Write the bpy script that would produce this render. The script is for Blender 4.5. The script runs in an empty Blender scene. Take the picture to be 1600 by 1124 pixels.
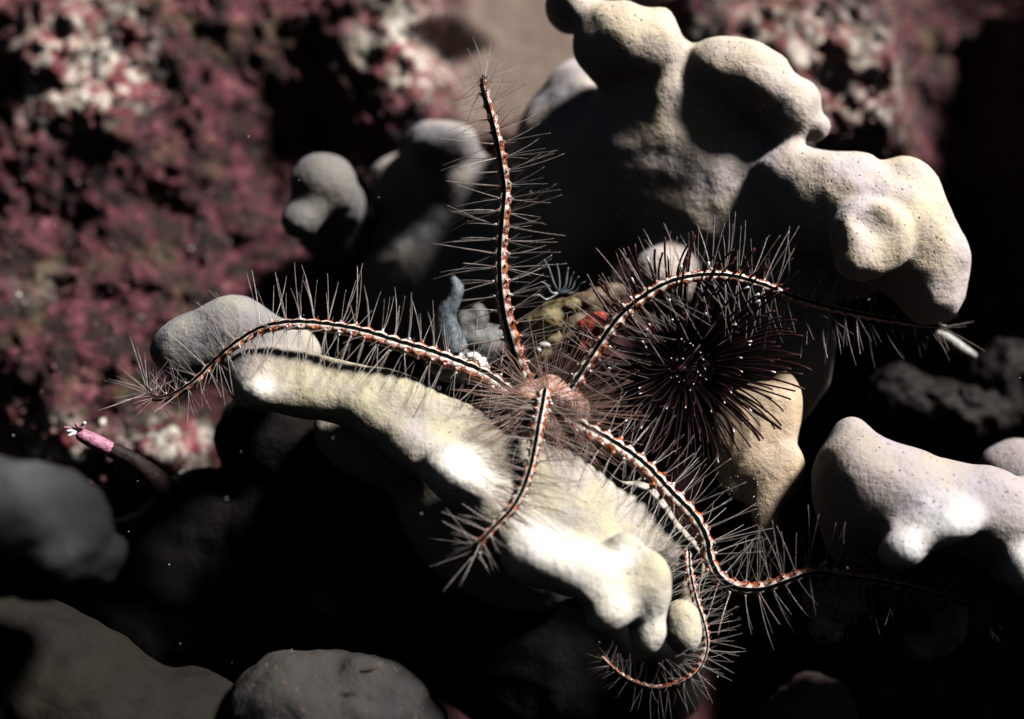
import bpy, bmesh, math, random
import numpy as np
from mathutils import Vector, Matrix

# ------------------------------------------------------------------ camera, sky, sun, exposure
# One Blender unit is one centimetre: the scene is a hand-sized piece of reef.
sc = bpy.context.scene
sc.unit_settings.scale_length = 0.01
CAMD = 25.0                                  # camera to reference plane (y = 0), cm
cam_data = bpy.data.cameras.new('camera')
cam_data.sensor_width = 36.0
cam_data.lens = 36.0 * CAMD / 16.0
cam_data.clip_start = 0.1
cam_data.clip_end = 500.0
cam_data.dof.use_dof = True
cam_data.dof.focus_distance = CAMD - 0.9
cam_data.dof.aperture_fstop = 0.075
cam = bpy.data.objects.new('camera', cam_data)
cam.location = (0, -CAMD, 0)
cam.rotation_euler = (math.radians(90), 0, 0)
sc.collection.objects.link(cam)
sc.camera = cam

# to-light direction: from above, a little from the right and from the camera's side
LDIR = Vector((0.61, -0.35, 0.71)).normalized()
elev = math.asin(LDIR.z)
azim = math.atan2(LDIR.x, LDIR.y)

world = bpy.data.worlds.new('World')
sc.world = world
world.use_nodes = True
wn = world.node_tree
wn.nodes.clear()
sky = wn.nodes.new('ShaderNodeTexSky')
sky.sky_type = 'NISHITA'
sky.sun_disc = False
sky.sun_elevation = elev
sky.sun_rotation = azim
bg = wn.nodes.new('ShaderNodeBackground')
bg.inputs['Strength'].default_value = 0.0035      # deep in the shade under water: almost no skylight
wo = wn.nodes.new('ShaderNodeOutputWorld')
wn.links.new(sky.outputs[0], bg.inputs['Color'])
wn.links.new(bg.outputs[0], wo.inputs['Surface'])

sun_data = bpy.data.lights.new('sun', 'SUN')
sun_data.energy = 5.0
sun_data.angle = math.radians(11.0)
sun_data.color = (1.0, 0.975, 0.94)
sun = bpy.data.objects.new('sun', sun_data)
sun.location = LDIR * 40
sun.rotation_euler = LDIR.to_track_quat('Z', 'Y').to_euler()
sc.collection.objects.link(sun)

sc.view_settings.view_transform = 'Standard'
sc.view_settings.look = 'None'
sc.view_settings.gamma = 1.0
sc.view_settings.use_curve_mapping = False
sc.view_settings.exposure = 0.75
sc.cycles.max_bounces = 4
sc.cycles.diffuse_bounces = 0
sc.cycles.glossy_bounces = 2
sc.cycles.transparent_max_bounces = 24

# ------------------------------------------------------------------ helpers
rng = np.random.default_rng(7)
random.seed(7)
COL = sc.collection

def P(px, py, y):
    """A point of the place: where the photograph's pixel looks, at depth y behind the reference plane."""
    s = (CAMD + y) / CAMD / 100.0
    return np.array([(px - 800.0) * s, y, (562.0 - py) * s])

def mesh_from(name, verts, faces, smooth=True):
    me = bpy.data.meshes.new(name)
    verts = np.asarray(verts, dtype=np.float32)
    if isinstance(faces, np.ndarray):
        n, k = faces.shape
        me.vertices.add(len(verts)); me.vertices.foreach_set('co', verts.ravel())
        me.loops.add(n * k); me.loops.foreach_set('vertex_index', faces.astype(np.int32).ravel())
        me.polygons.add(n); me.polygons.foreach_set('loop_start', np.arange(0, n * k, k, dtype=np.int32))
        me.update(calc_edges=True)
    else:
        me.from_pydata([tuple(map(float, v)) for v in verts], [], [tuple(map(int, f)) for f in faces])
        me.update()
    if smooth:
        me.polygons.foreach_set('use_smooth', np.ones(len(me.polygons), dtype=bool))
    return me

def obj(name, me, mat=None, parent=None, label=None, category=None, group=None, kind=None):
    o = bpy.data.objects.new(name, me)
    COL.objects.link(o)
    if mat is not None and me is not None and len(me.materials) == 0:
        me.materials.append(mat)
    if parent is not None:
        o.parent = parent
    if label: o['label'] = label
    if category: o['category'] = category
    if group: o['group'] = group
    if kind: o['kind'] = kind
    return o

def attr(me, name, vals):
    a = me.attributes.new(name, 'FLOAT', 'POINT')
    a.data.foreach_set('value', np.asarray(vals, dtype=np.float32))

# --- gradient noise on numpy arrays
_perm = np.random.default_rng(3).permutation(256)
_perm = np.concatenate([_perm, _perm, _perm])
_grad = np.random.default_rng(4).normal(size=(256, 3))
_grad /= np.linalg.norm(_grad, axis=1)[:, None]

def pnoise(p):
    p = np.asarray(p, dtype=np.float64)
    i = np.floor(p).astype(np.int64); f = p - i
    u = f * f * f * (f * (f * 6 - 15) + 10)
    i &= 255
    out = 0
    for dx in (0, 1):
        wx = u[..., 0] if dx else 1 - u[..., 0]
        for dy in (0, 1):
            wy = u[..., 1] if dy else 1 - u[..., 1]
            for dz in (0, 1):
                wz = u[..., 2] if dz else 1 - u[..., 2]
                h = _perm[_perm[_perm[(i[..., 0] + dx) & 255] + ((i[..., 1] + dy) & 255)] + ((i[..., 2] + dz) & 255)]
                g = _grad[h]
                d = g[..., 0] * (f[..., 0] - dx) + g[..., 1] * (f[..., 1] - dy) + g[..., 2] * (f[..., 2] - dz)
                out = out + wx * wy * wz * d
    return out * 1.6

def fbm(p, octv=4, gain=0.5):
    p = np.asarray(p, dtype=np.float64)
    s, a = 0, 1.0
    for k in range(octv):
        s = s + a * pnoise(p + 17.3 * k); p = p * 2.03; a *= gain
    return s

# --- smooth bodies: blended ellipsoids and tapered capsules, meshed by surface nets
def rotm(deg):
    rx, ry, rz = (math.radians(d) for d in deg)
    return np.array((Matrix.Rotation(rz, 3, 'Z') @ Matrix.Rotation(ry, 3, 'Y') @ Matrix.Rotation(rx, 3, 'X')))

def E(px, py, y, rx, ry, rz, rot=(0, 0, 0), k=None, cut=False):
    return ('e', P(px, py, y), np.array([rx, ry, rz]), rotm(rot), k, cut)

def C(a, ra, b, rb, k=None):
    return ('c', P(*a), ra, P(*b), rb, k, False)

def chain(pts, k=None):
    """pts: (px, py, y, r)"""
    return [C(p[:3], p[3], q[:3], q[3], k) for p, q in zip(pts[:-1], pts[1:])]

def blob_field(prims, X, k0):
    d = None
    for pr in prims:
        if pr[0] == 'e':
            _, c, r, R, k, cut = pr
            q = (X - c) @ R
            a = np.sqrt(((q / r) ** 2).sum(-1)) + 1e-9
            b = np.sqrt(((q / (r * r)) ** 2).sum(-1)) + 1e-9
            e = a * (a - 1) / b
        else:
            _, a, ra, b, rb, k, cut = pr
            ba = b - a
            t = np.clip(((X - a) @ ba) / max(ba @ ba, 1e-9), 0, 1)
            e = np.sqrt(((X - a - t[..., None] * ba) ** 2).sum(-1)) - (ra + (rb - ra) * t)
        k = k0 if k is None else k
        if d is None:
            d = e; continue
        if cut:
            h = np.maximum(k - np.abs(d + e), 0) / k
            d = np.maximum(d, -e) + h * h * k * 0.25
        else:
            h = np.maximum(k - np.abs(d - e), 0) / k
            d = np.minimum(d, e) - h * h * k * 0.25
    return d

def surface_nets(prims, h=0.07, k=0.35, pad=0.35, noise=None, clip=None):
    lo = np.full(3, 1e9); hi = -lo
    for pr in prims:
        if pr[0] == 'e':
            if pr[5]: continue
            ext = np.abs(pr[3]) @ pr[2]
            lo = np.minimum(lo, pr[1] - ext); hi = np.maximum(hi, pr[1] + ext)
        else:
            for c, r in ((pr[1], pr[2]), (pr[3], pr[4])):
                lo = np.minimum(lo, c - r); hi = np.maximum(hi, c + r)
    lo -= pad; hi += pad
    n = np.ceil((hi - lo) / h).astype(int) + 1
    ax = [(lo[i] + h * np.arange(n[i])).astype(np.float32) for i in range(3)]
    F = np.empty(n, dtype=np.float32)
    for i0 in range(0, n[0], 24):
        X = np.stack(np.meshgrid(ax[0][i0:i0 + 24], ax[1], ax[2], indexing='ij'), -1)
        d = blob_field(prims, X, k)
        if noise is not None:
            near = np.abs(d) < 0.5
            d = d.copy()
            d[near] += noise(X[near])
        F[i0:i0 + 24] = d
    inside = F < 0
    c = [F[dx:n[0] - 1 + dx, dy:n[1] - 1 + dy, dz:n[2] - 1 + dz] for dx in (0, 1) for dy in (0, 1) for dz in (0, 1)]
    cnt = sum((x < 0).astype(np.int8) for x in c)
    cells = np.argwhere((cnt > 0) & (cnt < 8))
    idx = -np.ones(cnt.shape, dtype=np.int64)
    idx[tuple(cells.T)] = np.arange(len(cells))
    V = np.array([[x[tuple(cells.T)]][0] for x in c]).T          # (m, 8)
    offs = np.array([(dx, dy, dz) for dx in (0, 1) for dy in (0, 1) for dz in (0, 1)], dtype=float)
    s = np.zeros((len(cells), 3)); w = np.zeros(len(cells))
    for a in range(8):
        for b in range(a + 1, 8):
            if np.abs(offs[a] - offs[b]).sum() != 1: continue
            fa, fb = V[:, a], V[:, b]
            m = (fa < 0) != (fb < 0)
            t = np.where(m, fa / np.where(m, fa - fb, 1), 0)
            s += m[:, None] * (offs[a] + t[:, None] * (offs[b] - offs[a])); w += m
    verts = lo + h * (cells + s / w[:, None])
    faces = []
    for axis in range(3):
        o1, o2 = [(1, 2), (2, 0), (0, 1)][axis]
        sl0 = [slice(None)] * 3; sl1 = [slice(None)] * 3
        sl0[axis] = slice(0, n[axis] - 1); sl1[axis] = slice(1, n[axis])
        a, b = inside[tuple(sl0)], inside[tuple(sl1)]
        e = np.argwhere(a != b)
        e = e[(e[:, o1] > 0) & (e[:, o2] > 0) & (e[:, o1] < n[o1] - 1) & (e[:, o2] < n[o2] - 1)]
        fl = a[tuple(e.T)]
        q = []
        for d1, d2 in ((1, 1), (0, 1), (0, 0), (1, 0)):
            g = e.copy(); g[:, o1] -= d1; g[:, o2] -= d2
            q.append(idx[tuple(g.T)])
        q = np.stack(q, 1)
        q[~fl] = q[~fl][:, ::-1]
        faces.append(q)
    faces = np.concatenate(faces)
    faces = faces[(faces >= 0).all(1)]
    return verts, faces

def tube_rings(pts, radii, sides=8, cap=True):
    """verts and quads of a tube through pts; rings by parallel transport"""
    pts = np.asarray(pts, float); n = len(pts)
    T = np.gradient(pts, axis=0); T /= np.linalg.norm(T, axis=1)[:, None]
    u = np.cross(T[0], (0.13, 0.9, 0.31)); u /= np.linalg.norm(u)
    V, Fq = [], []
    for i in range(n):
        u = u - T[i] * (u @ T[i]); u /= np.linalg.norm(u)
        v = np.cross(T[i], u)
        for j in range(sides):
            a = 2 * math.pi * j / sides
            V.append(pts[i] + radii[i] * (math.cos(a) * u + math.sin(a) * v))
    for i in range(n - 1):
        for j in range(sides):
            k = (j + 1) % sides
            Fq.append((i * sides + j, i * sides + k, (i + 1) * sides + k, (i + 1) * sides + j))
    if cap:
        Fq.append(tuple(range(sides - 1, -1, -1)))
        Fq.append(tuple((n - 1) * sides + j for j in range(sides)))
    return V, Fq

def spline(pts, n):
    """Catmull-Rom through pts (rows of any length), n samples evenly along it"""
    p = np.asarray(pts, float)
    q = np.vstack([2 * p[0] - p[1], p, 2 * p[-1] - p[-2]])
    out = []
    for i in range(1, len(q) - 2):
        for t in np.linspace(0, 1, 24, endpoint=False):
            a, b, c, d = q[i - 1], q[i], q[i + 1], q[i + 2]
            out.append(0.5 * (2 * b + (c - a) * t + (2 * a - 5 * b + 4 * c - d) * t * t + (3 * b - 3 * c + d - a) * t ** 3))
    out.append(p[-1]); out = np.array(out)
    s = np.concatenate([[0], np.cumsum(np.linalg.norm(np.diff(out[:, :3], axis=0), axis=1))])
    x = np.linspace(0, s[-1], n)
    return np.stack([np.interp(x, s, out[:, j]) for j in range(out.shape[1])], 1)

_ico = bmesh.new(); bmesh.ops.create_icosphere(_ico, subdivisions=1, radius=1.0)
ICO_V0 = np.array([v.co[:] for v in _ico.verts]); ICO_F0 = [tuple(v.index for v in f.verts) for f in _ico.faces]; _ico.free()

class Soup:
    """collects several shapes into one mesh"""
    def __init__(self): self.v, self.f = [], []
    def add(self, V, Fq):
        o = len(self.v); self.v.extend(V); self.f.extend([tuple(i + o for i in f) for f in Fq])
    def mesh(self, name, smooth=True): return mesh_from(name, self.v, self.f, smooth)

# ------------------------------------------------------------------ materials
def new_mat(name):
    m = bpy.data.materials.new(name); m.use_nodes = True
    nt = m.node_tree; nt.nodes.clear()
    out = nt.nodes.new('ShaderNodeOutputMaterial')
    b = nt.nodes.new('ShaderNodeBsdfPrincipled')
    nt.links.new(b.outputs[0], out.inputs['Surface'])
    return m, nt, b, out

class G:
    """small node-graph builder"""
    def __init__(self, nt): self.nt = nt
    def n(self, t, **kw):
        x = self.nt.nodes.new(t)
        for k, v in kw.items(): setattr(x, k, v)
        return x
    def link(self, a, b): self.nt.links.new(a, b)
    def coord(self): return self.n('ShaderNodeTexCoord').outputs['Object']
    def noise(self, vec, scale, detail=3, rough=0.55, dist=0.0):
        x = self.n('ShaderNodeTexNoise'); x.inputs['Scale'].default_value = scale
        x.inputs['Detail'].default_value = detail; x.inputs['Roughness'].default_value = rough
        x.inputs['Distortion'].default_value = dist
        if vec is not None: self.link(vec, x.inputs['Vector'])
        return x.outputs['Fac']
    def voro(self, vec, scale, feature='F1', out='Distance', rnd=1.0):
        x = self.n('ShaderNodeTexVoronoi', feature=feature); x.inputs['Scale'].default_value = scale
        x.inputs['Randomness'].default_value = rnd
        self.link(vec, x.inputs['Vector'])
        return x.outputs[out]
    def ramp(self, fac, stops, interp='LINEAR'):
        x = self.n('ShaderNodeValToRGB'); cr = x.color_ramp; cr.interpolation = interp
        while len(cr.elements) < len(stops): cr.elements.new(0.5)
        for e, (p, c) in zip(cr.elements, stops):
            e.position = p
            e.color = (c, c, c, 1) if isinstance(c, (int, float)) else (*c, 1)
        self.link(fac, x.inputs['Fac'])
        return x.outputs['Color']
    def mix(self, fac, a, b, blend='MIX'):
        x = self.n('ShaderNodeMix', data_type='RGBA', blend_type=blend)
        for s, v in ((x.inputs[0], fac), (x.inputs[6], a), (x.inputs[7], b)):
            if hasattr(v, 'is_linked'): self.link(v, s)
            elif isinstance(v, (int, float)): s.default_value = v
            else: s.default_value = (*v, 1)
        return x.outputs[2]
    def math(self, op, a, b=0.0):
        x = self.n('ShaderNodeMath', operation=op)
        for s, v in ((x.inputs[0], a), (x.inputs[1], b)):
            if hasattr(v, 'is_linked'): self.link(v, s)
            else: s.default_value = v
        return x.outputs[0]
    def attr(self, name):
        x = self.n('ShaderNodeAttribute'); x.attribute_name = name
        return x.outputs['Fac']
    def bump(self, h, strength, dist, normal=None):
        x = self.n('ShaderNodeBump'); x.inputs['Strength'].default_value = strength
        x.inputs['Distance'].default_value = dist
        self.link(h, x.inputs['Height'])
        if normal is not None: self.link(normal, x.inputs['Normal'])
        return x.outputs['Normal']

def sponge_material(name, base, warm, cool, tip=None, pore_scale=6.0, pores=True, rough=0.75, pore_amt=0.8, warmer=0.0):  # tip: colour of the highlights painted on knobs and rims
    m, nt, b, _ = new_mat(name); g = G(nt)
    co = g.coord()
    big = g.noise(co, 0.9, 3, 0.5)
    col = g.mix(g.ramp(big, [(0.36 - warmer, 0.0), (0.62 - warmer, 1.0)]), cool, warm)
    mid = g.noise(co, 3.2, 4, 0.6)
    col = g.mix(g.ramp(mid, [(0.35, 0.0), (0.7, 0.75)]), col, base)
    # highlights painted on knobs and shade painted on lobes, carried by the mesh
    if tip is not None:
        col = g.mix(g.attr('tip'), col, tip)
        col = g.mix(g.attr('paint_shade'), col, (0.19, 0.185, 0.20))
    # freckles and pores
    fr = g.noise(co, 26.0, 2, 0.6)
    col = g.mix(g.ramp(fr, [(0.30, 0.16), (0.50, 0.0)]), col, tuple(c * 0.45 for c in base))
    if pores:
        warp = g.n('ShaderNodeVectorMath', operation='ADD')
        nz = g.n('ShaderNodeTexNoise'); nz.inputs['Scale'].default_value = 2.5
        g.link(co, nz.inputs['Vector']); g.link(co, warp.inputs[0])
        ws = g.n('ShaderNodeVectorMath', operation='SCALE'); ws.inputs['Scale'].default_value = 0.12
        g.link(nz.outputs['Color'], ws.inputs[0]); g.link(ws.outputs[0], warp.inputs[1])
        vd = g.voro(warp.outputs[0], pore_scale)
        keep = g.ramp(g.noise(co, 1.3, 2), [(0.38, 0.35), (0.55, 1.0)])
        pm = g.math('MULTIPLY', g.ramp(vd, [(0.11, 1.0), (0.18, 0.0)]), keep)
        col = g.mix(g.math('MULTIPLY', pm, pore_amt), col, (0.09, 0.055, 0.045))
    g.link(col, b.inputs['Base Color'])
    b.inputs['Roughness'].default_value = rough
    dark = max(base) < 0.06
    b.inputs['Specular IOR Level'].default_value = 0.06 if dark else 0.35
    b.inputs['Sheen Weight'].default_value = 0.0 if dark else 0.12
    b.inputs['Sheen Roughness'].default_value = 0.4
    b.inputs['Sheen Tint'].default_value = (0.80, 0.78, 1.0, 1)
    b.inputs['Subsurface Weight'].default_value = 0.0 if dark else 0.35
    b.inputs['Subsurface Radius'].default_value = (0.10, 0.075, 0.06)
    b.inputs['Subsurface Scale'].default_value = 1.0
    hh = g.math('ADD', g.math('MULTIPLY', g.noise(co, 9.0, 4, 0.6), 0.6), g.math('MULTIPLY', g.noise(co, 45.0, 2, 0.6), 0.10))
    nrm = g.bump(hh, 0.7, 0.08)
    if pores: nrm = g.bump(g.math('SUBTRACT', 1.0, pm), 0.4, 0.02, nrm)
    g.link(nrm, b.inputs['Normal'])
    return m

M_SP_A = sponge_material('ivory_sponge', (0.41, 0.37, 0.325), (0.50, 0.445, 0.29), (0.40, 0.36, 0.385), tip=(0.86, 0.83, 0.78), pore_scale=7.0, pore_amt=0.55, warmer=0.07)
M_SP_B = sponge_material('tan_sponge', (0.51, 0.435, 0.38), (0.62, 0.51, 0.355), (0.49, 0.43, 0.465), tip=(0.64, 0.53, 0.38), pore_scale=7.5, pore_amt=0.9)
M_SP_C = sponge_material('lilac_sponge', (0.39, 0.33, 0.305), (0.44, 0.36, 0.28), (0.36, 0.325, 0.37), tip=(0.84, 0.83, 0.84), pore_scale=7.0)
M_SP_D = sponge_material('shade_painted_sponge', (0.014, 0.012, 0.011), (0.016, 0.014, 0.011), (0.012, 0.011, 0.011), pores=False)  # shade under the ledge put into a near-black base colour
M_SP_G = sponge_material('grey_sponge', (0.17, 0.155, 0.145), (0.185, 0.165, 0.14), (0.15, 0.142, 0.145), tip=(0.24, 0.23, 0.22), pore_scale=5.0)

def sponge(prims, mat, label, h=0.07, k=0.35, paint_light=(), paint_shade=(), rough=0.05, seed=0.0, category='sponge'):
    def nz(X):
        return rough * fbm(X * 0.9 + seed, 2) + rough * 0.45 * pnoise(X * 2.7 + seed) + rough * 0.16 * pnoise(X * 6.0 + seed)
    V, Fq = surface_nets(prims, h, k, noise=nz)
    base = V.mean(0); base[2] = V[:, 2].min()
    me = mesh_from('sponge', V - base, Fq)
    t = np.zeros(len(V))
    for (px, py, y, r) in paint_light:
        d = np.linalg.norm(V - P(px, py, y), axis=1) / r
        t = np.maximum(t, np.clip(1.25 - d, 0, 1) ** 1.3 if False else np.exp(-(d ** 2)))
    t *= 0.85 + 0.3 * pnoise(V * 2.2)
    attr(me, 'tip', np.clip(t, 0, 1))  # strength of the highlight colour painted on each vertex
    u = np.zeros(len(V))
    for (px, py, y, r) in paint_shade:
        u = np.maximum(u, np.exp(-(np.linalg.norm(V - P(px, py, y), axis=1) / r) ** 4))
    attr(me, 'paint_shade', u * np.clip(.9 + .4 * pnoise(V * 1.7), 0, 1))  # strength of the shade painted into a lobe's colour
    o = obj('sponge', me, mat, label=label, category=category)
    o.location = base
    return o
# ------------------------------------------------------------------ the sponges
M_SP_F = sponge_material('dim_sponge', (0.013, 0.0125, 0.012), (0.014, 0.013, 0.0115), (0.012, 0.012, 0.0125), tip=(0.075, 0.075, 0.078), pores=False)  # weak light put into a near-black base, lit rim and glints painted paler
M_SP_M = sponge_material('mound_sponge', (0.042, 0.039, 0.037), (0.047, 0.043, 0.038), (0.036, 0.034, 0.035), pore_scale=4.0)  # light falloff towards the bottom edge put into a dark base colour
M_SP_K = sponge_material('brown_sponge', (0.015, 0.013, 0.011), (0.017, 0.0145, 0.0105), (0.0135, 0.012, 0.0115), pores=False)  # dim corner light painted as a near-black brown
# the central ledge: a tongue of slabs facing the viewer, with a rim of knobs along its lower edge
A = [E(500, 604, -.80, 1.30, .32, .50, (-22, 10, 0)), E(720, 700, -1.05, 1.35, .42, .62, (-22, 32, 0), .35), E(890, 810, -1.3, 1.45, .58, .98, (-30, 44, 0), .35),
     E(405, 588, -.65, .45, .4, .42, k=.3), E(610, 635, -.9, .9, .35, .5, (-20, 20, 0), .3)]
# the lobe at its left end, behind the arm
A += [E(330, 535, -.1, .82, .5, .54, (0, -12, 0), .3), E(375, 510, -.15, .55, .45, .48, (0, 8, 0), .3), E(285, 548, -.1, .42, .4, .40, k=.3), E(440, 550, .0, .6, .5, .45, k=.3)]
# rim
A += chain([(402, 615, -1.15, .20), (470, 622, -1.0, .18), (560, 640, -1.1, .20), (640, 700, -1.3, .26), (712, 745, -1.75, .34), (775, 800, -1.7, .30), (830, 868, -2.15, .34), (905, 890, -2.25, .36), (955, 925, -2.2, .32), (1010, 935, -2.05, .28)], .3)
A += [E(712, 742, -2.0, .42, .34, .28, (0, 22, 0), .22), E(403, 612, -1.25, .22, .22, .20, k=.15), E(845, 870, -2.4, .40, .40, .32, (0, 15, 0), .25),
      E(948, 957, -2.45, .31, .32, .29, (0, -10, 0), .32), E(1012, 992, -2.05, .27, .28, .33, (0, 14, 0), .32), E(975, 862, -2.1, .26, .24, .26, k=.3),
      E(1015, 905, -2.15, .30, .34, .40, (0, 8, 0), .3), E(1064, 980, -1.5, .30, .32, .42, k=.3)]
A += chain([(1000, 790, -.9, .35), (1055, 880, -.8, .36), (1070, 980, -.9, .28)], .3)
# stem below the ledge, leaning back
A += [E(760, 830, .9, 1.7, 1.2, 1.0, (0, 35, 0), .4), E(600, 700, .5, 1.2, .9, .6, (0, 20, 0), .4)]
A += [E(905, 950, -2.5, .20, .3, .13, (0, 30, 0), .12, True)]
sponge(A, M_SP_A, 'large ivory lobed sponge ledge under the brittle star, its lower rim knobbly, the highlights painted white', h=0.055, paint_shade=[(320, 530, -.1, 1.15), (400, 500, -.1, .8)], k=.3, rough=.05,
       paint_light=[(712, 745, -2.2, .50), (830, 872, -2.5, .50), (905, 895, -2.5, .55), (950, 965, -2.6, .36), (1010, 960, -2.3, .33), (1005, 1000, -2.2, .3), (400, 615, -1.5, .25),
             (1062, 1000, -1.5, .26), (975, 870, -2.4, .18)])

# the dark mass below it
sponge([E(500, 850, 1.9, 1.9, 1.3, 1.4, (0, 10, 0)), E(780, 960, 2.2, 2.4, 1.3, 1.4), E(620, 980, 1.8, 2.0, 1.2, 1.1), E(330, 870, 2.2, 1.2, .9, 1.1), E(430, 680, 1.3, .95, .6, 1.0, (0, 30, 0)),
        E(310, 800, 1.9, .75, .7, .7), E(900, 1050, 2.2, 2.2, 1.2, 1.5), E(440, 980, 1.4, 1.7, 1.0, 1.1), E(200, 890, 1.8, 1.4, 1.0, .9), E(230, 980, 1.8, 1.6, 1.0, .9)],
       M_SP_D, 'broad sponge mass below the ivory ledge, its shadow painted blackish', h=.08, k=.5, seed=41.0, rough=.09)

# the big cluster at upper right
B = [E(975, 70, .6, .82, .8, .66, (0, 10, 0), .3), E(890, 12, 1.0, .35, .7, .42, k=.3), E(1030, 75, .5, .33, .6, .55, k=.3),
     E(1170, 130, .4, .80, .75, .60, (0, 28, 0), .25), E(1235, 175, .45, .45, .6, .55, (0, 40, 0), .25), E(1115, 105, .5, .45, .6, .40, k=.25), E(1275, 200, .5, .22, .3, .24, k=.15),
     E(1045, 260, 1.75, 1.6, 1.4, 1.75, (32, 0, 0), .5), E(1150, 330, 1.6, 1.4, 1.3, 1.4, k=.4), E(890, 290, 2.9, 1.15, 1.6, 2.2, (0, 10, 0), .5), E(840, 370, 3.6, 1.5, 1.2, 1.3, k=.5),
     E(1050, 160, .9, .75, .7, .8, (0, 20, 0), .4),
     E(720, 420, 4.4, 1.9, 1.2, 1.5, (0, -20, 0), .5), E(690, 400, 4.2, 1.2, .9, 1.1, (0, -10, 0), .5), E(695, 300, 3.9, .95, .8, .8, (0, -10, 0), .5), E(620, 290, 4.2, .5, .6, .5, k=.5), E(780, 400, 3.6, .9, .9, 1.3, (0, 5, 0), .5), E(688, 225, 3.1, .66, .7, .44, (0, -4, 0), .7),
     E(1045, 435, 1.0, .62, .6, .62, k=.25), E(1205, 530, 1.4, 1.05, .6, 1.5, k=.4), E(1300, 370, 1.6, 1.5, .9, 1.1, k=.4)]
# third lobe with its dimpled knob
B += chain([(1235, 278, .3, .52), (1320, 320, .1, .76), (1400, 360, .0, .84), (1448, 425, .0, .60), (1458, 462, .0, .44)], .35)
B += [E(1270, 330, .3, .6, .6, .6, k=.3)]
B += [E(1365, 368, -.85, .64, .44, .58, (0, 20, 0), .14), E(1415, 285, .1, .36, .5, .36, (0, 20, 0), k=.3), E(1372, 348, -1.38, .38, .34, .28, (0, 10, 0), .22, True),
      E(1345, 412, -1.0, .36, .3, .24, k=.2), E(1478, 395, .0, .34, .5, .45, k=.2)]
sponge(B, M_SP_B, 'big tan lobed sponge cluster at upper right, one lobe dimpled like a cup', h=0.07, k=.35, rough=.07, seed=8.0, paint_shade=[(688, 235, 2.8, 1.1), (680, 340, 3.2, 1.5), (850, 110, 1.8, .7)],
       paint_light=[(1150, 120, 0, .45), (1030, 50, 0, .3), (1310, 400, -1.1, .25), (1400, 400, -1.1, .35)])

# the lone ball at left
sponge([E(505, 290, 2.2, .56, .6, .52, (0, 10, 0)), E(470, 345, 2.0, .32, .4, .34), E(525, 320, 3.0, .5, .7, .5), E(520, 360, 3.9, .6, .8, .6)],
       M_SP_G, 'single round grey-lilac sponge knob in front of the pink rock', seed=5.2, rough=.05)

# the lobe at the right edge and the one behind it
sponge([E(1390, 775, -1.0, 1.15, .9, .80, (0, 8, 0)), E(1335, 735, -.9, .52, .7, .55, (0, 0, 0)), E(1530, 800, -1.0, .95, .9, .72, (0, 15, 0)), E(1600, 850, -1.1, .6, .7, .7),
        E(1412, 856, -2.0, .38, .40, .30, (0, -25, 0), .3), E(1482, 822, -1.95, .48, .40, .32, (0, -20, 0), .3), E(1600, 890, -1.8, .32, .40, .36, k=.25), E(1330, 685, -.6, .26, .3, .3, k=.3),
        E(1700, 800, -.6, 1.2, 1., .9), E(1330, 800, -.5, .5, .7, .8), E(1520, 885, -2.3, .5, .6, .3, (0, -25, 0), .25, True)],
       M_SP_C, 'lilac-grey speckled sponge lobe at the right edge with knobs below, their highlights painted white', h=.06, seed=12.0, rough=.04,
       paint_light=[(1410, 862, -2.3, .46), (1482, 826, -2.25, .52), (1600, 885, -2.1, .45)])
sponge([E(1600, 740, 1.0, .78, .7, .56), E(1650, 760, 1.0, .6, .6, .6)], M_SP_C, 'small pale sponge lobe peeking out behind the right-edge lobe', seed=15.0)

# the blurred lobe closest to the camera, bottom left
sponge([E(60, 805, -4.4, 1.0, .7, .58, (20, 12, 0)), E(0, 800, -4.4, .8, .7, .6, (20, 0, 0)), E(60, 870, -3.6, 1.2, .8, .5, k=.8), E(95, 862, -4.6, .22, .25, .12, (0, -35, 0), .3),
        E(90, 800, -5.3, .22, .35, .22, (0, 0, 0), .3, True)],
       M_SP_F, 'dim out-of-focus sponge lobe nearest the camera at lower left', seed=21.0, h=.07, k=.6, rough=.12, paint_light=[(100, 868, -4.9, .28), (30, 745, -4.8, .6), (200, 860, -4.3, .2)])
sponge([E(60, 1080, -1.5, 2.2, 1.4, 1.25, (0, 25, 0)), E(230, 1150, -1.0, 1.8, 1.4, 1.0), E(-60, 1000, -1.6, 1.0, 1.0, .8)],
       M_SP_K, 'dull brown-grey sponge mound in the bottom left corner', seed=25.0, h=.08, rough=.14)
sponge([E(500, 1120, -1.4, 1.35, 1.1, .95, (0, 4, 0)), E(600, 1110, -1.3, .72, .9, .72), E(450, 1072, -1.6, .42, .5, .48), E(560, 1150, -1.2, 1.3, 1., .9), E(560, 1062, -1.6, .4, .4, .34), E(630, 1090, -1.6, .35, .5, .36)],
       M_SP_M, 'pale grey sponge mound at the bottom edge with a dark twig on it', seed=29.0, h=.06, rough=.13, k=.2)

# the tan flap that hangs below the dark anemone
flap = [E(1175, 690, -.3, .62, .20, .95, (0, 12, 0)), E(1196, 800, -.45, .22, .16, .68, (0, -4, 0)), E(1150, 680, -.35, .3, .16, .6, (0, -25, 0)), E(1225, 740, -.4, .32, .2, .42, (0, 20, 0)), E(1225, 640, -.1, .28, .2, .6)]
M_FLAP = sponge_material('tan_flap', (0.56, 0.41, 0.28), (0.60, 0.44, 0.28), (0.48, 0.38, 0.29), tip=(0.7, 0.66, 0.6), pores=False, rough=.5)
FLAP = sponge(flap, M_FLAP, 'tan pointed flap hanging below the dark anemone, its left edge glittering', h=.045, k=.25, rough=.03, seed=31.0, category='sponge flap')
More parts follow.
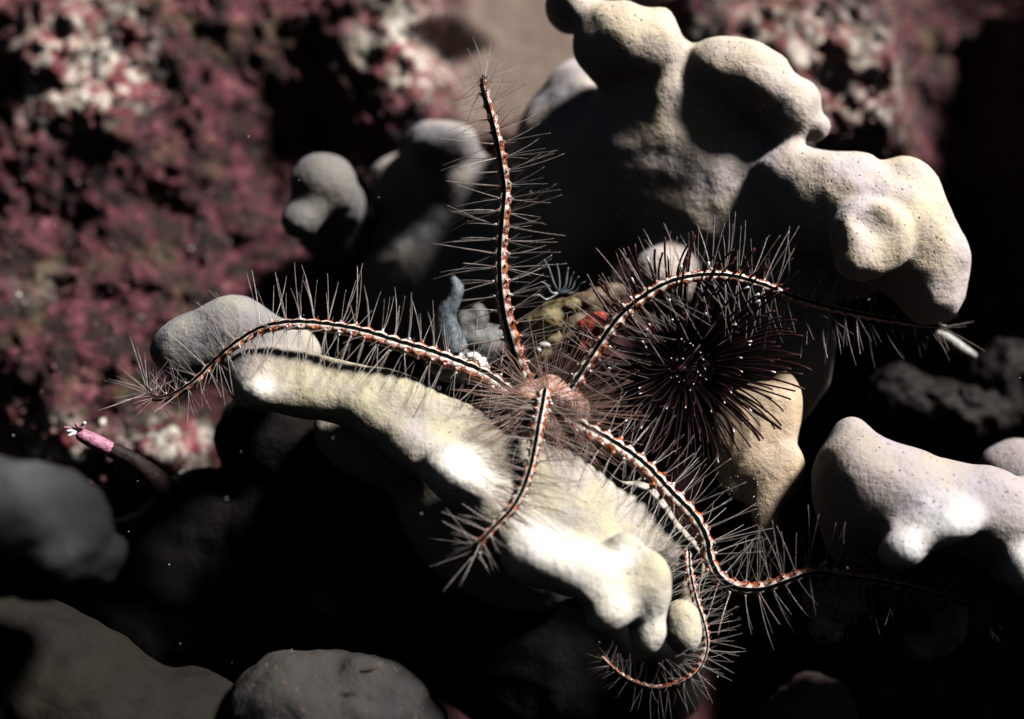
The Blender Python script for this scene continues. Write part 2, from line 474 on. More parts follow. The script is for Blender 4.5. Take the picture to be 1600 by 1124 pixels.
# ------------------------------------------------------------------ the reef rock behind everything
def rock_material():
    m, nt, b, _ = new_mat('encrusted_rock'); g = G(nt)
    co = g.coord()
    n1 = g.noise(co, 0.55, 4, 0.6, 0.4)
    n2 = g.noise(co, 2.0, 6, 0.70, 0.5)
    n3 = g.noise(co, 5.5, 5, 0.66, 0.4)
    n4 = g.noise(co, 0.9, 3, 0.55, 0.2)
    turf = g.ramp(n2, [(0.32, (0.008, 0.006, 0.005)), (0.45, (0.026, 0.012, 0.011)), (0.54, (0.078, 0.020, 0.028)), (0.64, (0.17, 0.052, 0.064)), (0.76, (0.34, 0.24, 0.20))])
    olive = g.ramp(n3, [(0.35, (0.03, 0.026, 0.012)), (0.6, (0.20, 0.16, 0.07)), (0.75, (0.42, 0.36, 0.22))])
    turf = g.mix(g.ramp(n4, [(0.54, 0.0), (0.70, 0.45)]), turf, olive)
    crust = g.ramp(n3, [(0.30, (0.07, 0.024, 0.022)), (0.42, (0.20, 0.028, 0.055)), (0.50, (0.30, 0.10, 0.11)), (0.58, (0.44, 0.32, 0.24)), (0.70, (0.66, 0.60, 0.48))])
    sel = g.math('ADD', g.math('MULTIPLY', n1, 0.6), g.math('MULTIPLY', g.attr('pale'), 0.4))
    sel = g.math('ADD', sel, g.math('MULTIPLY', g.math('SUBTRACT', n2, 0.5), 0.5))
    col = g.mix(g.ramp(sel, [(0.53, 0.0), (0.76, 1.0)]), turf, crust)
    nc = g.noise(co, 2.6, 5, 0.66, 0.4)
    cf = g.math('MULTIPLY', g.ramp(g.attr('pale'), [(0.35, 0.0), (1.0, 1.0)]), g.ramp(nc, [(0.46, 0.0), (0.60, 0.9)]))
    col = g.mix(cf, col, (0.74, 0.68, 0.59))
    cr_ = g.math('MULTIPLY', g.ramp(g.attr('pale'), [(0.30, 0.0), (0.9, 0.8)]), g.ramp(nc, [(0.34, 1.0), (0.46, 0.0)]))
    col = g.mix(cr_, col, (0.25, 0.045, 0.065))
    sand = g.ramp(n3, [(0.3, (0.10, 0.068, 0.055)), (0.5, (0.17, 0.12, 0.10)), (0.7, (0.27, 0.21, 0.17))])
    col = g.mix(g.attr('sand'), col, sand)
    vd = g.voro(co, 6.0)
    gm = g.math('MULTIPLY', g.ramp(vd, [(0.09, 1.0), (0.17, 0.0)]), g.ramp(g.noise(co, 2.6, 2), [(0.50, 0.0), (0.60, 1.0)]))
    col = g.mix(g.math('MULTIPLY', gm, 0.6), col, (0.50, 0.42, 0.40))
    g.link(col, b.inputs['Base Color'])
    b.inputs['Roughness'].default_value = 0.55
    b.inputs['Specular IOR Level'].default_value = 0.2
    g.link(g.bump(n3, 0.9, 0.14), b.inputs['Normal'])
    return m
M_ROCK = rock_material()

def sstep(a, b, x):
    t = np.clip((x - a) / (b - a), 0, 1); return t * t * (3 - 2 * t)
def hump(px, py, cx, cy, rx, ry):
    return 1 - sstep(0, 1, np.hypot((px - cx) / rx, (py - cy) / ry))

def wall_depth(px, py):
    """how far back the rock face stands, before its roughness"""
    y = 4.6 + 0.0 * px
    y = y + 0.9 * sstep(600, 800, px)
    y = y - 1.6 * sstep(1000, 1120, px) * (1 - sstep(180, 330, py)) * (1 - sstep(1390, 1560, px))
    y = y + 3.5 * sstep(1350, 1500, px + 0.5 * py) * sstep(150, 420, py) * sstep(1100, 1300, px)
    y = y + 5.0 * sstep(560, 760, py) * sstep(640, 800, px)
    y = y + 2.0 * sstep(1400, 1560, px) * (1 - sstep(100, 300, py))
    y = y - 0.7 * hump(px, py, 120, 40, 380, 340)
    y = y - 0.9 * hump(px, py, 600, 70, 230, 220)
    y = y - 1.1 * hump(px, py, 60, 560, 380, 260)
    y = y - 1.2 * hump(px, py, 250, 700, 200, 120)
    y = y + 0.7 * hump(px, py, 470, 190, 210, 230)
    y = y + 0.4 * hump(px, py, 330, 330, 200, 200)
    y = y - 3.5 * sstep(1620, 1800, px) * (1 - sstep(700, 1000, py)) + 3.0 * sstep(1560, 1450, px) * sstep(1250, 1400, px) * sstep(200, 400, py)  # rock shoulder out of view on the right, added to shade the cavity
    # leans back: gently over the picture, strongly above it
    y = y + 0.0022 * (400 - py) + 0.02 * np.maximum(0, -40 - py)
    # sandy gap, a slope rising to the back
    qx = px + 40 * np.sin(py * .021) + 25 * np.sin(py * .05) - .25 * py
    gap = sstep(640, 760, qx) * (1 - sstep(930, 1060, px))
    y = y * (1 - gap * (1 - sstep(150, 330, py))) + gap * (1 - sstep(150, 330, py)) * (4.9 + 0.016 * (230 - py))
    return y

nx, nz = 640, 480
gx, gz = np.meshgrid(np.linspace(-1300, 2900, nx), np.linspace(-1300, 2100, nz), indexing='ij')
base = wall_depth(gx, gz)
S = (CAMD + 3.5) / CAMD / 100
pts0 = np.stack([(gx - 800) * S, base, (562 - gz) * S], -1)
sandw = sstep(690, 735, gx) * (1 - sstep(930, 1000, gx)) * (1 - sstep(120, 260, gz))
rg = 0.34 * fbm(pts0 * 0.5, 2) + 0.22 * fbm(pts0 * 1.2 + 5, 3, .5) + 0.10 * fbm(pts0 * 3.6 + 9, 2, .5)
pts0[..., 1] += -rg * (1 - 0.75 * sandw)
V = pts0.reshape(-1, 3)
ii = np.arange(nx * nz).reshape(nx, nz)
Fq = np.stack([ii[:-1, :-1], ii[:-1, 1:], ii[1:, 1:], ii[1:, :-1]], -1).reshape(-1, 4)
me = mesh_from('rock_face', V, Fq)
attr(me, 'sand', sandw.ravel())
def spot(cx, cy, rx, ry): return np.exp(-(((gx - cx) / rx) ** 2 + ((gz - cy) / ry) ** 2))
pale = 1.6 * spot(105, 85, 110, 95) + .9 * spot(630, 60, 110, 95) + .75 * spot(1280, 110, 190, 150) + 1.2 * spot(40, 690, 100, 45) + .9 * spot(280, 700, 80, 50) + .25 * spot(60, 440, 110, 60)
pale = pale - .55 * spot(420, 260, 220, 200) - .3 * spot(330, 60, 90, 120)
attr(me, 'pale', (0.22 + pale).ravel())
obj('rock_face', me, M_ROCK, kind='structure')

# knobs and flakes of coralline crust growing on the rock
def growth_material():
    m, nt, b, _ = new_mat('rock_growth'); g = G(nt)
    g.link(g.ramp(g.attr('tone'), [(0.0, (0.02, 0.010, 0.009)), (0.30, (0.04, 0.013, 0.014)), (0.55, (0.10, 0.024, 0.033)), (0.72, (0.22, 0.12, 0.10)), (0.85, (0.26, 0.20, 0.09)), (1.0, (0.72, 0.66, 0.60))]), b.inputs['Base Color'])
    b.inputs['Roughness'].default_value = 0.45
    return m
rr = np.random.default_rng(61)
i0 = rr.integers(0, nx, 60000); j0 = rr.integers(0, nz, 60000)
ok = (gx[i0, j0] > -250) & (gx[i0, j0] < 1800) & (gz[i0, j0] > -250) & (gz[i0, j0] < 850)
i0, j0 = i0[ok], j0[ok]
dens = 0.5 + 0.9 * pnoise(pts0[i0, j0] * 0.8 + 31) + .4 * np.minimum(1, pale[i0, j0])
ok = (rr.random(len(i0)) < dens) & (sandw[i0, j0] < .3)
i0, j0 = i0[ok][:2600], j0[ok][:2600]
gtone = pnoise(pts0[i0, j0] * 1.1 + 77)
VV, FF, TT = [], [], []
icf = np.array(ICO_F0)
for n, (i, j) in enumerate(zip(i0, j0)):
    r = 0.02 + 0.06 * rr.random() ** 2.5
    A3 = rr.normal(size=(3, 3)); q, _ = np.linalg.qr(A3)
    sc3 = np.array([1, rr.uniform(.7, 1.1), rr.uniform(.6, 1.3)])
    VV.append(pts0[i, j] + (ICO_V0 * sc3 * r * (1 + .25 * rr.normal(size=(len(ICO_V0), 1)))) @ q.T + np.array([0, -r * .5, 0])); FF.append(icf + n * len(ICO_V0))
    t = np.clip(.22 + .55 * gtone[n] + .08 * rr.normal() + .35 * min(1, pale[i, j]), 0, .95) if rr.random() < .985 else 1.0
    TT += [t] * len(ICO_V0)
me = mesh_from('rock_growth', np.concatenate(VV), np.concatenate(FF))
attr(me, 'tone', TT)
obj('rock_growth', me, growth_material(), kind='stuff', label='pink and cream coralline crust knobs covering the rock face', category='coralline crust')
# ------------------------------------------------------------------ the brittle star
def arm_material():
    m, nt, b, _ = new_mat('banded_arm'); g = G(nt)
    co = g.coord()
    a = g.attr('ang'); sg = g.attr('seg'); tp = g.attr('tip')
    wave = g.math('MULTIPLY', g.math('SINE', g.math('MULTIPLY', sg, 6.2832)), 0.045)
    nz = g.math('MULTIPLY', g.math('SUBTRACT', g.noise(co, 22.0, 3, 0.6), 0.5), 0.10)
    aw = g.math('ADD', g.math('ADD', a, wave), nz)
    fine = g.noise(co, 15.0, 3, 0.6)
    side = g.ramp(fine, [(0.40, (0.12, 0.018, 0.010)), (0.49, (0.38, 0.075, 0.028)), (0.55, (0.52, 0.26, 0.20)), (0.62, (0.80, 0.70, 0.64))])
    fr = g.math('FRACT', g.math('MULTIPLY', sg, 0.25))
    node = g.ramp(fr, [(0.0, 1.0), (0.10, 0.75), (0.24, 0.0), (0.80, 0.0), (0.97, 1.0)])
    side = g.mix(g.math('MULTIPLY', node, 0.75), side, (0.48, 0.12, 0.022))
    white = g.mix(g.ramp(fine, [(0.3, 0.35), (0.45, 0.0)]), (0.76, 0.73, 0.66), (0.30, 0.10, 0.05))
    col = g.mix(g.ramp(aw, [(0.17, 0.0), (0.20, 1.0)]), white, side)
    jn = g.math('PINGPONG', sg, 0.5)
    col = g.mix(g.math('MULTIPLY', g.ramp(jn, [(0.05, 1.0), (0.12, 0.0)]), 0.75), col, (0.14, 0.03, 0.015))
    st = g.math('ADD', g.math('ADD', a, g.math('MULTIPLY', nz, 0.25)), g.math('MULTIPLY', tp, -0.06))
    col = g.mix(g.ramp(st, [(0.08, 0.0), (0.10, 1.0)]), (0.004, 0.0035, 0.003), col)
    stm = g.ramp(st, [(0.08, 0.0), (0.10, 1.0)])
    col = g.mix(g.ramp(tp, [(0.80, 0.0), (0.97, 0.85)]), col, (0.02, 0.015, 0.012))
    g.link(col, b.inputs['Base Color'])
    b.inputs['Roughness'].default_value = 0.38
    g.link(g.math('MULTIPLY', stm, 0.5), b.inputs['Specular IOR Level'])
    g.link(g.bump(fine, 0.5, 0.02), b.inputs['Normal'])
    return m
M_ARM = arm_material()

def spine_material(name, col, clear):
    m, nt, b, out = new_mat(name); g = G(nt)
    b.inputs['Base Color'].default_value = (*col, 1)
    b.inputs['Roughness'].default_value = 0.22
    b.inputs['Specular IOR Level'].default_value = 0.8
    tr = g.n('ShaderNodeBsdfTransparent'); tr.inputs[0].default_value = (0.92, 0.88, 0.86, 1)
    mx = g.n('ShaderNodeMixShader'); mx.inputs[0].default_value = clear
    g.link(b.outputs[0], mx.inputs[1]); g.link(tr.outputs[0], mx.inputs[2])
    g.link(mx.outputs[0], out.inputs['Surface'])
    return m
M_SPINE = spine_material('glassy_spine', (0.50, 0.41, 0.38), 0.58)
M_SPINE_FINE = spine_material('fine_glassy_spine', (0.46, 0.42, 0.40), 0.66)

def knob_material():
    m, nt, b, _ = new_mat('arm_knob'); g = G(nt)
    g.link(g.ramp(g.attr('tone'), [(0.0, (0.78, 0.73, 0.70)), (0.5, (0.48, 0.24, 0.17)), (0.75, (0.40, 0.10, 0.025)), (1.0, (0.22, 0.04, 0.02))]), b.inputs['Base Color'])
    b.inputs['Roughness'].default_value = 0.25
    b.inputs['Specular IOR Level'].default_value = 0.6
    return m
M_KNOB = knob_material()

def spine_shape(seed, sides=5, rings=19, r=0.0098):
    """a thorny glass needle of length 1 along +Z"""
    rr = np.random.default_rng(seed)
    z = np.linspace(0, 1, rings)
    bend = rr.normal(0, 0.06, 2)
    pts = np.stack([bend[0] * z * z, bend[1] * z * z, z], 1)
    rad = r * (1.15 - 0.5 * z) * np.where(np.arange(rings) % 2, 1.3, 0.78)
    rad[0] *= 1.3; rad[-1] *= 0.7
    return tube_rings(pts, rad, sides)

SPINES = []
for i in range(4):
    v, f = spine_shape(100 + i)
    SPINES.append(mesh_from('spine', v, f))
    SPINES[-1].materials.append(M_SPINE)
FINE = [spine_shape(200 + i, sides=4, rings=8, r=0.0072) for i in range(4)]
ICO_V, ICO_F = ICO_V0, ICO_F0

def frame_to(d, up=(0, -1, 0)):
    d = d / np.linalg.norm(d)
    x = np.cross(up, d)
    if np.linalg.norm(x) < 1e-4: x = np.cross((1, 0, 0), d)
    x /= np.linalg.norm(x)
    return np.stack([x, np.cross(d, x), d], 1)

def make_arm(star, pts, r0, r1, dorsal, nseg, n_obj, seed, spl=0.92, label=None, fade=1.0, tuft=34):
    rr = np.random.default_rng(seed)
    C0 = np.array(star.location)
    ctr = np.array([P(*p) for p in pts])
    per = 6
    N = nseg * per + 1
    c = spline(ctr, N)
    T = np.gradient(c, axis=0); T /= np.linalg.norm(T, axis=1)[:, None]
    D = np.tile(np.array(dorsal, float), (N, 1)) if np.ndim(dorsal) == 1 else spline(np.array(dorsal, float), N)
    D = D - T * (D * T).sum(1)[:, None]; D /= np.linalg.norm(D, axis=1)[:, None]
    Lt = np.cross(T, D)
    sides = 20
    s = np.linspace(0, 1, N)
    seg = s * nseg
    rad = r0 + (r1 - r0) * s ** 1.1
    V, ang = [], []
    for i in range(N):
        bul = 0.5 - 0.5 * math.cos(2 * math.pi * seg[i])
        for j in range(sides):
            a = 2 * math.pi * j / sides
            q = abs((a + math.pi) % (2 * math.pi) - math.pi) / math.pi
            w = 0.93 + bul * (0.09 + 0.20 * math.sin(math.pi * min(1, q * 1.3))) + 0.03 * rr.normal()
            V.append(c[i] - C0 + rad[i] * w * (0.88 * math.cos(a) * D[i] + 1.06 * math.sin(a) * Lt[i]))
            ang.append(q)
    Fq = [(i * sides + j, i * sides + (j + 1) % sides, (i + 1) * sides + (j + 1) % sides, (i + 1) * sides + j) for i in range(N - 1) for j in range(sides)]
    Fq += [tuple(range(sides - 1, -1, -1)), tuple((N - 1) * sides + j for j in range(sides))]
    me = mesh_from('arm', V, Fq)
    attr(me, 'ang', ang); attr(me, 'seg', np.repeat(seg, sides)); attr(me, 'tip', np.repeat(s * fade, sides))
    arm = obj('arm', me, M_ARM, star, label=label)
    # knobs at the spine bases
    kn = Soup(); tone = []
    fine = Soup()
    cand = []
    for k in range(nseg):
        i = min(N - 1, int((k + 0.5) * per))
        sz = rad[i]
        band = (k % 4 == 0)
        for sd in (-1, 1):
            for (ka, kr) in ((58, .36), (92, .34), (124, .30)):
                if rr.random() < 0.12: continue
                a = math.radians(ka + rr.normal(0, 5)) * sd
                out = math.cos(a) * D[i] * .9 + math.sin(a) * Lt[i]
                pos = c[i] - C0 + out * sz * 1.13 + T[i] * rr.normal(0, .012)
                kk = kr * sz * rr.uniform(.8, 1.25)
                F3 = np.stack([np.cross(D[i], out) * .8, D[i] * .8, out * 1.35], 1)
                kn.add(list(pos + kk * (ICO_V @ F3.T)), ICO_F)
                t = rr.uniform(.55, .9) if band else (rr.uniform(0, .15) if rr.random() < .62 else rr.uniform(.4, 1.0))
                tone += [t] * len(ICO_V)
            for q, (sa, sl) in enumerate(((48, .80), (72, 1.0), (84, .96), (100, .9), (122, .74), (148, .5))):
                if rr.random() < .08: continue
                a = math.radians(sa + rr.normal(0, 10)) * sd
                lean = 0.08 + 0.35 * max(0, s[i] - .75) / .25 + rr.normal(0, .16)
                dirv = math.cos(a) * D[i] + math.sin(a) * Lt[i] + lean * T[i]
                ln = spl * sl * (0.45 + 0.55 * min(1, (1 - s[i]) * 3.2)) * (0.7 + .3 * min(1, s[i] * 6)) * rr.uniform(.60, 1.10)
                pos = c[i] - C0 + (math.cos(a) * D[i] * .9 + math.sin(a) * Lt[i]) * sz * 0.95
                cand.append((q in (0, 1, 3), rr.random(), pos, dirv / np.linalg.norm(dirv), ln))
    # tip tuft
    for k in range(tuft):
        dirv = T[-1] * rr.uniform(.2, 1) + rr.normal(0, .55, 3)
        cand.append((False, 1, c[-1] - C0 - T[-1] * rr.uniform(0, .3), dirv / np.linalg.norm(dirv), spl * rr.uniform(.3, 1.0)))
    order = sorted(range(len(cand)), key=lambda i: (not cand[i][0], cand[i][1]))
    for n, i in enumerate(order):
        _, _, pos, dv, ln = cand[i]
        R = frame_to(dv)
        if n < n_obj:
            o = obj('spine', SPINES[n % 4], None, arm)
            mt = Matrix([[*(R[r] * ln), pos[r]] for r in range(3)] + [[0, 0, 0, 1]])
            o.matrix_local = mt
        else:
            v, f = FINE[n % 4]
            fine.add(list(pos + (np.array(v) * (1.15, 1.15, 1) * ln) @ R.T), f)
    me = kn.mesh('spine_base'); attr(me, 'tone', tone)
    obj('spine_base', me, M_KNOB, arm, kind='stuff')
    if fine.v:
        obj('spine_fringe', fine.mesh('spine_fringe'), M_SPINE_FINE, arm, kind='stuff')
    return arm

def empty(name, loc, label, category, group=None):
    o = obj(name, None, label=label, category=category, group=group)
    o.location = loc
    o.empty_display_size = 0.3
    return o

star = empty('brittle_star', P(852, 640, -1.0), 'spiny brittle star with black-striped orange and white arms sprawled over the ivory sponge', 'brittle star')
make_arm(star, [(822, 600, -1.0), (812, 570, -1.0), (800, 530, -1.1), (790, 490, -1.1), (784, 440, -1.1), (783, 390, -1.0), (787, 340, -1.0), (790, 300, -.9), (785, 260, -.9), (778, 220, -.9), (768, 180, -.8), (757, 142, -.7), (756, 120, -.3)],
         .115, .05, (-.35, -.95, .05), 24, 60, 11, label='arm reaching straight up past the dark sponge')
make_arm(star, [(815, 630, -1.0), (790, 612, -1.0), (760, 590, -1.05), (720, 572, -1.1), (670, 553, -1.15), (620, 538, -1.15), (570, 522, -1.15), (520, 512, -1.1), (470, 507, -1.1), (430, 510, -1.1), (395, 522, -1.0), (360, 545, -1.0), (330, 572, -.9), (300, 600, -.9), (270, 618, -.8), (242, 622, -.7), (228, 606, -.5)],
         .13, .04, (.05, -.82, .62), 32, 62, 12, label='arm reaching left over the ledge')
make_arm(star, [(885, 620, -1.1), (900, 598, -1.1), (918, 570, -1.1), (940, 535, -1.1), (970, 495, -1.1), (1005, 465, -1.05), (1045, 443, -1.0), (1090, 432, -.9), (1140, 432, -.8), (1190, 445, -.7), (1240, 465, -.5), (1300, 482, -.3), (1360, 495, -.1), (1420, 505, .1), (1480, 512, .2)],
         .10, .035, (-.25, -.95, .2), 34, 60, 13, label='arm arching right over the dark anemone', tuft=6)
make_arm(star, [(880, 655, -1.15), (905, 668, -1.25), (950, 692, -1.3), (1000, 725, -1.3), (1045, 770, -1.3), (1080, 805, -1.3), (1100, 840, -1.25), (1106, 870, -1.2), (1122, 900, -1.2), (1150, 917, -1.2), (1190, 918, -1.15), (1230, 905, -1.15), (1270, 892, -1.1), (1320, 898, -1.0), (1380, 908, -.9), (1440, 922, -.8), (1500, 942, -.6), (1550, 958, -.5)],
         .13, .035, [(.30, -.78, .55), (.35, -.78, .5), (.45, -.85, .3), (.1, -.95, -.3), (0, -.9, -.4), (0, -.95, .2)], 40, 60, 14, label='arm running down and right then trailing away', tuft=6)
make_arm(star, [(852, 612, -1.35), (847, 640, -1.6), (842, 665, -1.75), (836, 700, -1.85), (828, 735, -1.95), (816, 768, -2.05), (800, 795, -2.15), (776, 820, -2.2), (752, 846, -2.25), (742, 866, -2.15)],
         .095, .045, (-.12, -.98, .1), 18, 58, 15, label='arm dropping towards the viewer', tuft=14)

def disc_material():
    m, nt, b, _ = new_mat('star_disc'); g = G(nt)
    co = g.coord()
    n = g.noise(co, 5.0, 4, 0.6); n2 = g.noise(co, 24.0, 3, 0.7)
    col = g.ramp(n, [(0.30, (0.42, 0.13, 0.05)), (0.45, (0.44, 0.24, 0.19)), (0.6, (0.56, 0.38, 0.33)), (0.75, (0.50, 0.26, 0.06))])
    col = g.mix(g.ramp(n2, [(0.36, 0.7), (0.5, 0.0)]), col, (0.22, 0.06, 0.035))
    g.link(col, b.inputs['Base Color']); b.inputs['Roughness'].default_value = 0.5
    g.link(g.bump(n2, 0.6, 0.04), b.inputs['Normal'])
    return m
M_DISC = disc_material()
dp = [E(853, 648, -.95, .66, .26, .48)] + [E(853 + 42 * math.cos(t), 645 - 36 * math.sin(t), -1.05, .22, .3, .22, k=.2) for t in (0.2, 1.4, 2.5, 3.6, 5.0)]
V, Fq = surface_nets(dp, .035, .2, noise=lambda X: .03 * fbm(X * 4, 2))
me = mesh_from('disc', V - np.array(star.location), Fq)
disc = obj('disc', me, M_DISC, star, label='small pinkish orange bristly disc')
fs = Soup(); rr = np.random.default_rng(77)
nrm = np.zeros((len(me.vertices), 3), dtype=np.float32); me.vertices.foreach_get('normal', nrm.ravel())
nrm = np.array([v.normal[:] for v in me.vertices])
for i in rr.choice(len(V), min(len(V), 850), replace=False):
    if nrm[i][1] > .25: continue
    rad_ = V[i] - P(850, 622, -1.2); rad_[1] *= .3
    dv = .5 * nrm[i] + 1.3 * rad_ / np.linalg.norm(rad_) + np.array([0, -.5, .15]) + rr.normal(0, .2, 3); dv /= np.linalg.norm(dv)
    ln = rr.uniform(.3, .95)
    v, f = FINE[i % 4]
    fs.add(list(V[i] - np.array(star.location) + (np.array(v) * (.9, .9, 1) * ln) @ frame_to(dv).T), f)
M_SPINE_PINK = spine_material('pink_spinelet', (0.50, 0.30, 0.25), 0.55)
obj('spinelet_fringe', fs.mesh('spinelet_fringe'), M_SPINE_PINK, disc, kind='stuff')

star2 = empty('brittle_star', P(1075, 850, -1.1), 'thin curled brittle star arm looping below the white knobs of the ledge', 'brittle star')
make_arm(star2, [(1072, 850, -1.15), (1076, 890, -1.3), (1086, 935, -1.35), (1099, 975, -1.4), (1103, 1010, -1.4), (1090, 1045, -1.4), (1060, 1066, -1.4), (1022, 1074, -1.4), (984, 1062, -1.4), (958, 1044, -1.3), (940, 1026, -1.2)],
         .065, .025, (.3, -.8, -.5), 30, 40, 16, spl=.55, fade=.7, tuft=10)
# ------------------------------------------------------------------ the dark anemone
def plain(name, col, rough=0.5, spec=0.5, var=0.0, scale=6.0, bump=0.0):
    m, nt, b, _ = new_mat(name); g = G(nt)
    co = g.coord(); n = g.noise(co, scale, 4, 0.65)
    lo = tuple(c * (1 - var) for c in col); hi = tuple(min(1, c * (1 + var)) for c in col)
    g.link(g.ramp(n, [(0.3, lo), (0.7, hi)]), b.inputs['Base Color'])
    b.inputs['Roughness'].default_value = rough
    b.inputs['Specular IOR Level'].default_value = spec
    if bump: g.link(g.bump(n, bump, 0.05), b.inputs['Normal'])
    return m
def tentacle_material():
    m, nt, b, _ = new_mat('anemone_tentacle'); g = G(nt)
    t = g.attr('along')
    col = g.ramp(t, [(0.0, (0.010, 0.005, 0.006)), (0.5, (0.016, 0.006, 0.007)), (0.82, (0.045, 0.014, 0.016)), (0.93, (0.11, 0.04, 0.042)), (0.985, (0.9, 0.85, 0.85)), (1.0, (0.95, 0.9, 0.9))])  # glints at the tentacle ends painted near-white
    g.link(col, b.inputs['Base Color'])
    b.inputs['Roughness'].default_value = 0.5
    b.inputs['Specular IOR Level'].default_value = 0.12
    return m
M_TENT = tentacle_material()
def tentacle_shape(seed, curl, tipmax):
    rr = np.random.default_rng(seed)
    n = 13; z = np.linspace(0, 1, n)
    th = curl * z ** 2.2
    d = np.stack([np.sin(th), 0 * th + .06 * rr.normal() * z, np.cos(th)], 1)
    pts = np.concatenate([[[0, 0, 0]], np.cumsum(d[:-1] / (n - 1), axis=0)])
    rad = .0175 * (1 - .5 * z); rad[-1] = .011; rad[-2] = .011
    v, f = tube_rings(pts, rad, 6)
    me = mesh_from('tentacle', v, f); attr(me, 'along', np.repeat(z * tipmax, 6)); me.materials.append(M_TENT)
    return me
TENT = [tentacle_shape(300 + i, c, tm) for i, (c, tm) in enumerate(((.25, 1.0), (.4, 1.0), (.6, 1.0), (.3, .84), (.5, .88), (.75, .8)))]
SPIN0 = 0.6
anc = P(1068, 575, -.35)
anem = empty('sea_anemone', anc, 'blackish purple sea anemone with a wheel of radiating tentacles', 'sea anemone')
av, af = surface_nets([E(1068, 575, -.3, .52, .22, .52), E(1085, 600, .2, .62, .55, .60), E(1100, 560, .9, .65, .8, .7)], .05, .3, noise=lambda X: .02 * fbm(X * 3, 2))
M_ANEM = plain('anemone_column', (0.05, 0.02, 0.022), .45, .4, .4)
obj('column', mesh_from('column', av - anc, af), M_ANEM, anem)
mv, mf = surface_nets([E(1066, 578, -.52, .10, .06, .07)], .02, .1)
obj('mouth', mesh_from('mouth', mv - anc, mf), plain('anemone_mouth', (0.12, 0.04, 0.05), .4), anem)
rr = np.random.default_rng(55)
for ring, (n, r0, tilt, ln) in enumerate(((22, .12, 18, .75), (40, .24, 38, 1.05), (66, .34, 58, 1.32), (90, .42, 74, 1.45))):
    for k in range(n):
        a = 2 * math.pi * (k + .5 * (ring % 2)) / n + rr.normal(0, .05)
        ti = math.radians(tilt + rr.normal(0, 5))
        dv = np.array([math.cos(a) * math.sin(ti), -math.cos(ti), math.sin(a) * math.sin(ti)])
        pos = np.array([math.cos(a) * r0, -.16 + .10 * (r0 / .4) ** 2, math.sin(a) * r0])
        L = ln * rr.uniform(.88, 1.06) * (1 + .17 * math.sin(a))
        R = frame_to(dv, up=np.cross(dv, (0, -1, 0.001)))
        spin = Matrix.Rotation(rr.normal(SPIN0, .25), 3, 'Z')
        R = R @ np.array(spin)
        o = obj('tentacle', TENT[rr.integers(0, 3) if rr.random() < (.8, .5, .22, .04)[ring] else rr.integers(3, 6)], None, anem)
        o.matrix_local = Matrix([[*(R[q] * L), pos[q]] for q in range(3)] + [[0, 0, 0, 1]])

# ------------------------------------------------------------------ small neighbours
def blob(name, prims, mat, label, category, h=.03, k=.1, rough=.02, seed=0., parent=None, org=None):
    V, Fq = surface_nets(prims, h, k, noise=lambda X: rough * fbm(X * 3 + seed, 3), pad=.2)
    org = V.mean(0) if org is None else org
    o = obj(name, mesh_from(name, V - org, Fq), mat, parent, label=label, category=category)
    if parent is None: o.location = org
    return o
def pxtube(name, pts, mat, parent=None, org=None, n=30, sides=10, **kw):
    """pts: (px, py, y, r)"""
    q = np.array([[*P(*p[:3]), p[3]] for p in pts]); c = spline(q, n)
    org = c[0, :3].copy() if org is None else np.array(org)
    v, f = tube_rings(c[:, :3] - org, c[:, 3], sides)
    o = obj(name, mesh_from(name, v, f), mat, parent, **kw)
    if parent is None: o.location = org
    return o

M_WHITE = plain('chalky_white', (0.72, 0.70, 0.70), .5, .4, .15, 9, .4)
M_TUBE = plain('tube_white', (0.42, 0.40, 0.38), .6, .3, .4, 9, .6)
M_BLUE = plain('bluish_white', (0.12, 0.14, 0.16), .45, .4, .8, 9, .7)
M_RED = plain('red_crust', (0.42, 0.07, 0.045), .5, .3, .6, 10, .6)
M_OLIVE = plain('olive_crust', (0.15, 0.115, 0.05), .6, .4, .6, 9, .6)
M_TAN = plain('tan_crust', (0.14, 0.09, 0.06), .6, .4, .6, 9, .7)
M_PINK = plain('pink_tube', (0.38, 0.15, 0.22), .4, .4, .75, 9, .8)
M_BROWN = plain('brown_tube', (0.07, 0.045, 0.04), .6, .4, .4, 10, .4)
M_GREY = plain('grey_shell', (0.11, 0.11, 0.105), .5, .4, .5, 9, .7)
M_GLASS = spine_material('clear_filament', (0.50, 0.55, 0.60), .45)

